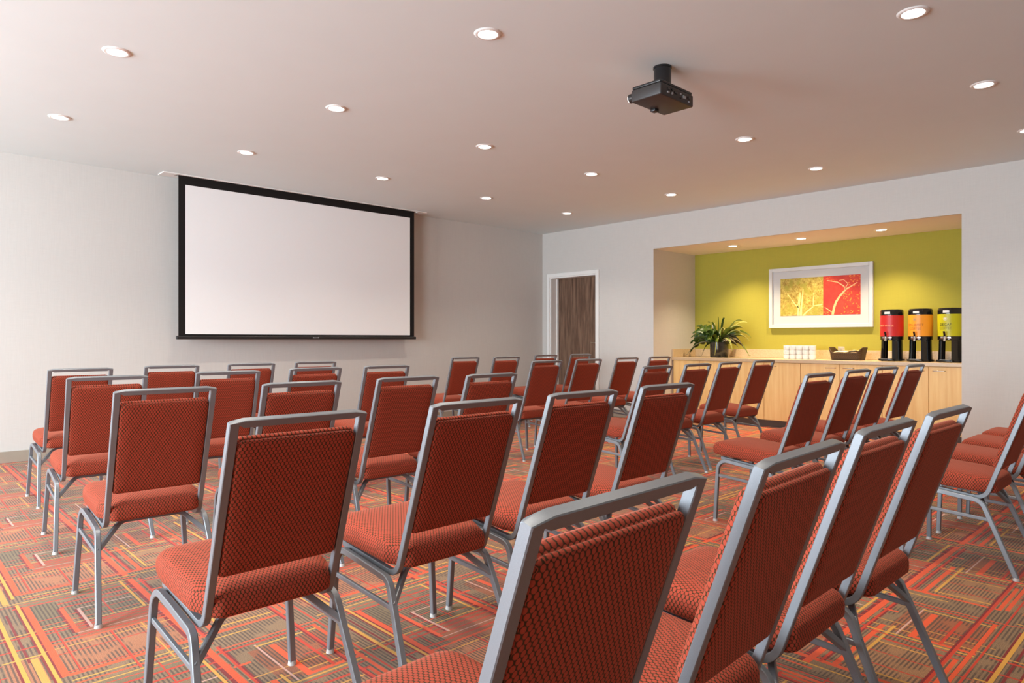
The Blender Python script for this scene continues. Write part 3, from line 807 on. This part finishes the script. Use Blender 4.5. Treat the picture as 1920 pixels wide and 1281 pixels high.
def branch(bm, pts, w0, w1, x=-0.0232):
    # pts in photo fractions of the art (0..1 from its left, 0..1 from its top)
    pts = [Vector((ay1 + (ay0 - ay1) * u, az1 + (az0 - az1) * v)) for u, v in pts]
    n = len(pts); l, r = [], []
    for i, p in enumerate(pts):
        t = (pts[min(i + 1, n - 1)] - pts[max(i - 1, 0)]).normalized(); nn = Vector((-t.y, t.x)); w = w0 + (w1 - w0) * i / (n - 1)
        l.append(bm.verts.new((x, *(p + nn * w)))); r.append(bm.verts.new((x, *(p - nn * w))))
    for i in range(n - 1): bm.faces.new((l[i], l[i + 1], r[i + 1], r[i]))
bm = bmesh.new()
branch(bm, [(0.235, 1), (0.245, .75), (0.262, .5), (0.26, .38)], .014, .005)
branch(bm, [(0.27, 1), (0.28, .7), (0.295, .45), (0.30, .3)], .015, .004)
branch(bm, [(0.24, .78), (0.19, .68), (0.13, .50), (0.09, .40)], .008, .003)
branch(bm, [(0.30, 1), (0.36, .88), (0.44, .75), (0.545, .72)], .009, .005)
branch(bm, [(0.43, .77), (0.432, .58), (0.437, .40)], .006, .003)
branch(bm, [(0.225, .8), (0.24, .62), (0.235, .5)], .006, .003)
bmesh.ops.recalc_face_normals(bm, faces=bm.faces); mesh_obj('pale_tree', bm, M['art_branch_y'], py)
bm = bmesh.new()
branch(bm, [(0.67, 1), (0.69, .80), (0.715, .66), (0.76, .52), (0.83, .36)], .015, .011)
branch(bm, [(0.83, .36), (0.90, .28), (0.965, .20)], .010, .004)
branch(bm, [(0.83, .36), (0.80, .27), (0.73, .17), (0.60, .11)], .009, .004)
branch(bm, [(0.82, .33), (0.855, .22), (0.80, .11), (0.75, .13)], .006, .003)
branch(bm, [(0.66, .93), (0.61, .85), (0.575, .80)], .006, .003)
bmesh.ops.recalc_face_normals(bm, faces=bm.faces); mesh_obj('peach_branch', bm, M['art_branch_r'], pr)
def leaves(bm, n, u0, u1, v0, v1, s, x=-0.0236):
    for _ in range(n):
        u, v = random.uniform(u0, u1), random.uniform(v0, v1); a = random.uniform(0, 2 * PI); q = s * random.uniform(.5, 1.2)
        c = Vector((ay1 + (ay0 - ay1) * u, az1 + (az0 - az1) * v)); d = Vector((math.cos(a), math.sin(a))); e = Vector((-d.y, d.x))
        x2 = x - random.uniform(0, .0008)
        vs = [c + d * q, c + e * q * .4, c - d * q, c - e * q * .4]
        vs = [Vector((min(max(p.x, ay0), ay1), min(max(p.y, az0), az1))) for p in vs]
        if u0 > 0.55: vs = [Vector((min(p.x, ysp), p.y)) for p in vs]
        else: vs = [Vector((max(p.x, ysp), p.y)) for p in vs]
        bm.faces.new([bm.verts.new((x2, p.x, p.y)) for p in vs])
bm = bmesh.new(); leaves(bm, 40, .80, 1, .42, 1, .016); leaves(bm, 26, .85, 1, .0, .3, .014); leaves(bm, 10, .57, .9, .9, 1, .014); leaves(bm, 10, .57, .7, 0, .12, .012)
bmesh.ops.recalc_face_normals(bm, faces=bm.faces); o = mesh_obj('orange_leaves', bm, M['art_leaf'], pr); o['kind'] = 'stuff'
bm = bmesh.new(); leaves(bm, 90, 0, .54, 0, .75, .011); leaves(bm, 30, .3, .54, .3, .8, .012)
bmesh.ops.recalc_face_normals(bm, faces=bm.faces); o = mesh_obj('ochre_leaves', bm, M['art_leaf_g'], py); o['kind'] = 'stuff'

# ------------------------------------------------------------------ cups, basket
def make_cup():
    bm = bmesh.new()
    lathe(bm, [(0.0, 0.002), (0.026, 0.002), (0.028, 0.0), (0.036, 0.004), (0.039, 0.02), (0.0395, 0.054), (0.0375, 0.0555), (0.036, 0.052), (0.034, 0.022), (0.027, 0.007), (0.0, 0.006)], 28)
    bmesh.ops.recalc_face_normals(bm, faces=bm.faces)
    t = mesh_obj('cup', bm, M['china'], None, True, 50)
    bm = bmesh.new(); sweep(bm, fillet([(0.037, 0, 0.046), (0.058, 0, 0.046), (0.058, 0, 0.018), (0.037, 0, 0.016)], 0.011, 5), circ_profile(0.0038, 8), Vector((0, 1, 0)))
    mesh_obj('handle', bm, M['china'], t, True)
    return t
cup0 = make_cup(); k0 = True
CROW = ['bottom', 'middle', 'top']; CCOL = ['leftmost stack', 'second stack from left', 'middle stack', 'second stack from right', 'rightmost stack']
for i in range(5):
    for j in range(3):
        o = cup0 if k0 else copy_tree(cup0); k0 = False
        o.location = (8.30, 3.812 - i * 0.0795, ZC + j * 0.0557); o.rotation_euler = (0, 0, math.radians(random.uniform(20, 60)))
        tag(o, 'white cup in the block on the worktop, %s of the %s' % (CROW[j], CCOL[i]), 'cup', 'stacked white cups on the worktop')

bk = empty('wicker_basket', (8.38, 3.115, ZC), 0.0); tag(bk, 'dark brown wicker basket with raised ends holding cream packets', 'basket')
bm = bmesh.new()
hx, hy, n = 0.105, 0.185, 10
base = outline([(-hx, -hy), (hx, -hy), (hx, hy), (-hx, hy)], 0.05, 6)
def rim(p): return 0.060 + 0.090 * max(0, (abs(p.y) - 0.115) / 0.075) ** 1.2 if abs(p.y) > 0.115 else 0.060
rings = []
for f, ins, inner in ((0, .018, 0), (0.2, .012, 0), (0.6, .004, 0), (1.0, -.006, 0), (1.0, .003, 1), (0.5, .014, 1), (0.08, .024, 1)):
    pr_ = inset2(base, ins)
    rings.append([(p.x, p.y, 0.002 + f * rim(b_)) for p, b_ in zip(pr_, base)])
loft(bm, rings); bmesh.ops.recalc_face_normals(bm, faces=bm.faces)
mesh_obj('woven_body', bm, M['wicker'], bk, True, 60)
bm = bmesh.new()
rp = [(p.x, p.y, 0.004 + rim(b_)) for p, b_ in zip(inset2(base, -.002), base)]
sweep(bm, rp + [rp[0]], circ_profile(0.0065, 8), Vector((0, 0, 1)), False); mesh_obj('braided_rim', bm, M['wicker'], bk, True)
def make_packet(mt):
    bm = bmesh.new(); bmesh.ops.create_grid(bm, x_segments=6, y_segments=8, size=0.5)
    lo = []
    for v in bm.verts:
        x, y = v.co.x, v.co.y; v.co = (x * 0.056, y * 0.072, 0.008 * (1 - (2 * x) ** 2) * (1 - (2 * y) ** 2) + 0.0006)
    g = bmesh.ops.duplicate(bm, geom=bm.faces[:])
    for v in [e for e in g['geom'] if isinstance(e, bmesh.types.BMVert)]: v.co.z *= -1
    bmesh.ops.remove_doubles(bm, verts=bm.verts, dist=0.0001); bmesh.ops.recalc_face_normals(bm, faces=bm.faces)
    return mesh_obj('sugar_packet', bm, mt, None, True)
pk = [make_packet(M['packet']), make_packet(M['packet2'])]
used = [False, False]
SPOTS = [(0, .13, .062, 0, .2, 0), (-.03, .10, .067, 0, 1.1, 0), (.03, .085, .070, 0, .6, 0), (-.055, .055, .105, 0, .1, 1.25), (.0, .03, .068, 0, .4, 0), (-.045, 0, .066, 0, 1.4, .1), (.04, .0, .070, 0, .9, .1),
         (-.03, -.045, .078, 0, .3, .35), (.02, -.055, .082, 0, 1.2, .25), (-.062, -.078, .080, 0, .7, .3), (.0, -.10, .076, 1, .2, .3), (-.030, -.120, .082, 1, .1, .0), (.052, -.095, .076, 0, 0.0, .0)]
for x, y, z, kind, a, tilt in SPOTS:
    o = pk[kind] if not used[kind] else copy_tree(pk[kind]); used[kind] = True
    o.location = (8.38 + x, 3.115 + y, ZC + z + 0.028); o.rotation_euler = (0, tilt, a)
    tag(o, 'small tan paper packet at the right end of the wicker basket' if kind else 'small cream paper packet lying in the wicker basket', 'packet', 'tan packets in the wicker basket' if kind else 'cream packets in the wicker basket')

# ------------------------------------------------------------------ plant
PX, PY = 8.40, 4.795
vs = empty('potted_plant', (PX, PY, ZC + 0.0005)); tag(vs, 'mixed leafy plant in dark mottled vase at left end of worktop', 'plant')
bm = bmesh.new(); lathe(bm, [(0.0, 0.004), (0.112, 0.0), (0.119, 0.008), (0.122, 0.11), (0.124, 0.205), (0.120, 0.208), (0.116, 0.20), (0.112, 0.03), (0.0, 0.02)], 36)
bmesh.ops.recalc_face_normals(bm, faces=bm.faces); mesh_obj('vase', bm, M['vase'], vs, True, 50)
bm = bmesh.new(); cyl(bm, (0, 0, 0.175), 0.1135, 0.02, 30); mesh_obj('soil', bm, M['stem'], vs)
def leaf(mt, ang, length, width, rise, droop, start=0.03, notch=0, z0=0.185, name='leaf', n=14):
    """leaf whose midrib starts near the vase centre, heads out at ang, climbs by rise and bends down by droop"""
    bm = bmesh.new(); uv = bm.loops.layers.uv.new('UVMap')
    d = Vector((math.cos(ang), math.sin(ang), 0)); sd = Vector((-d.y, d.x, 0)); pts = []
    for i in range(n + 1):
        t = i / n
        out = start + length * (t - 0.10 * t * t); z = max(0.02 + 0.01 * t, z0 + rise * (2.2 * t - 1.2 * t * t) - droop * t ** 3)
        pts.append(d * out + Vector((0, 0, z)))
    L, Mi, R = [], [], []
    tl = R_.uniform(0.45, 1.15) * (1 if R_.random() < .5 else -1); sq = sd * math.cos(tl) + Vector((0, 0, math.sin(tl)))
    sd = sq
    for i, p in enumerate(pts):
        t = i / n
        w = width * (math.sin(PI * min(1, t ** 0.8)) ** 0.75 if notch >= 0 else math.sin(PI * max(0, (t - .45) / .55)) ** 0.8 if t > .45 else 0.04)
        if notch > 0 and i % 3 == 0 and 0 < i < n: w *= 0.35
        w = max(w, 0.0025)
        L.append(bm.verts.new(p + sd * w + d * (-w * 0.1))); Mi.append(bm.verts.new(p)); R.append(bm.verts.new(p - sd * w + d * (-w * 0.1)))
    for i in range(n):
        for q, us in (((L[i], L[i + 1], Mi[i + 1], Mi[i]), (0, 0, .5, .5)), ((Mi[i], Mi[i + 1], R[i + 1], R[i]), (.5, .5, 1, 1))):
            f = bm.faces.new(q)
            for l, u, vv in zip(f.loops, us, (i / n, (i + 1) / n, (i + 1) / n, i / n)): l[uv].uv = (u, vv)
    o = mesh_obj(name, bm, mt, vs, True)
    sol = o.modifiers.new('thickness', 'SOLIDIFY'); sol.thickness = 0.0015
    return o
R_ = random.Random(11)
# photo left is +y, photo right is -y, towards the viewer is -x
for a, ln, w, r, dr, mk, nt_ in (
  (95, .43, .075, .18, .10, 'leaf_dark', 1), (112, .40, .065, .12, .12, 'leaf_dark', 1), (130, .36, .06, .20, .06, 'leaf_dark', 1), (80, .34, .06, .26, .04, 'leaf_dark', 1), (150, .30, .06, .22, .04, 'leaf_dark', 1),
  (100, .43, .06, .07, .20, 'leaf_dark', 1), (118, .46, .016, .06, .26, 'leaf_rib', 0), (135, .24, .018, .05, .26, 'leaf_dark', 0),
  (205, .16, .014, .36, .0, 'leaf_mid', 0), (230, .19, .016, .34, .0, 'leaf_dark', 0), (170, .15, .016, .30, .02, 'leaf_mid', 0), (60, .30, .014, .30, .0, 'leaf_mid', 0),
  (262, .34, .016, .30, .0, 'leaf_var', 0), (275, .40, .018, .31, .03, 'leaf_var', 0), (290, .30, .016, .33, .02, 'leaf_mid', 0), (255, .42, .018, .20, .06, 'leaf_var', 0), (268, .46, .020, .16, .12, 'leaf_var', 0),
  (282, .44, .020, .22, .14, 'leaf_mid', 0), (248, .40, .05, .10, .16, 'leaf_rib', 0), (262, .42, .055, .12, .20, 'leaf_rib', 0), (276, .45, .016, .10, .32, 'leaf_mid', 0), (240, .34, .018, .14, .24, 'leaf_var', 0),
  (196, .22, .013, .12, .30, 'leaf_var', 0), (204, .19, .013, .16, .24, 'leaf_var', 0), (188, .20, .022, .22, .10, 'leaf_dark', 0), (176, .20, .03, .16, .12, 'leaf_mid', 0), (160, .22, .026, .20, .06, 'leaf_dark', 0),
  (215, .22, .026, .18, .08, 'leaf_mid', 0), (225, .26, .02, .24, .06, 'leaf_var', 0), (20, .25, .03, .22, .06, 'leaf_dark', 0), (330, .25, .03, .22, .06, 'leaf_dark', 0), (300, .30, .03, .18, .08, 'leaf_mid', 0),
  (108, .30, .07, .16, .02, 'leaf_dark', 1), (88, .28, .06, .12, .02, 'leaf_dark', 1), (125, .30, .05, .24, .0, 'leaf_mid', 1), (258, .28, .045, .18, .04, 'leaf_dark', 0), (270, .36, .04, .26, .06, 'leaf_var', 0),
  (245, .32, .035, .22, .03, 'leaf_mid', 0), (180, .18, .04, .20, .10, 'leaf_dark', 0), (200, .17, .04, .10, .08, 'leaf_mid', 0), (215, .16, .05, .14, .06, 'leaf_dark', 0), (150, .17, .045, .12, .08, 'leaf_mid', 0)):
    leaf(M[mk], math.radians(a), ln, w * (1.3 if mk in ('leaf_dark', 'leaf_rib') else 1.15), r, dr, notch=nt_)
for a, ln in ((112, .30), (250, .22)):
    bm = bmesh.new(); d = Vector((math.cos(math.radians(a)), math.sin(math.radians(a)), 0))
    sweep(bm, [d * 0.05 + Vector((0, 0, .19)), d * ln * .6 + Vector((0, 0, .23)), d * ln + Vector((0, 0, .275))], circ_profile(0.007, 8), Vector((0, 0, 1)), True, [1, .8, .4])
    mesh_obj('stem', bm, M['stem'], vs, True)
bm = bmesh.new()
sweep(bm, [(0.0, 0.02, .19), (-.01, 0.06, .34), (-.01, .075, .40)], circ_profile(0.005, 8), Vector((1, 0, 0)))
st_ = mesh_obj('flower_stalk', bm, M['stem'], vs, True)
bm = bmesh.new()
bmesh.ops.create_uvsphere(bm, u_segments=14, v_segments=10, radius=0.021, matrix=Matrix.Translation((-.01, .078, .43)) @ Matrix.Diagonal((1, 1, 2.1, 1)))
mesh_obj('bud', bm, M['bud'], st_, True)

# ------------------------------------------------------------------ daylight from the windows on the left
wd = bpy.data.worlds.new('sky'); scene.world = wd; wd.use_nodes = True
bg = wd.node_tree.nodes['Background']; bg.inputs[0].default_value = (0.62, 0.78, 1.0, 1); bg.inputs[1].default_value = 1.0
for k, (a, b2) in enumerate(WINS):
    ld = bpy.data.lights.new('window_daylight', 'AREA'); ld.shape = 'RECTANGLE'; ld.size = WZ1 - WZ0; ld.size_y = b2 - a - .1
    ld.energy = 290.0; ld.color = (0.79, 0.905, 1.0)
    lo = bpy.data.objects.new('window_daylight', ld); C.objects.link(lo)
    lo.location = (XL - 0.03, (a + b2) / 2, (WZ0 + WZ1) / 2); lo.rotation_euler = (0, -PI / 2, 0)

# ------------------------------------------------------------------ camera
cam = bpy.data.cameras.new('camera'); co = bpy.data.objects.new('camera', cam); C.objects.link(co)
cam.sensor_width = 36.0; cam.lens = 24.0; cam.shift_y = -4.0 / 1920.0; cam.clip_start = 0.05
co.location = (0, 0, 1.092); co.rotation_euler = (PI / 2, 0, math.radians(-43.4))
scene.camera = co
vsn = scene.view_settings
vsn.view_transform = 'Standard'; vsn.look = 'None'; vsn.gamma = 1.0; vsn.use_curve_mapping = False; vsn.exposure = 0.47
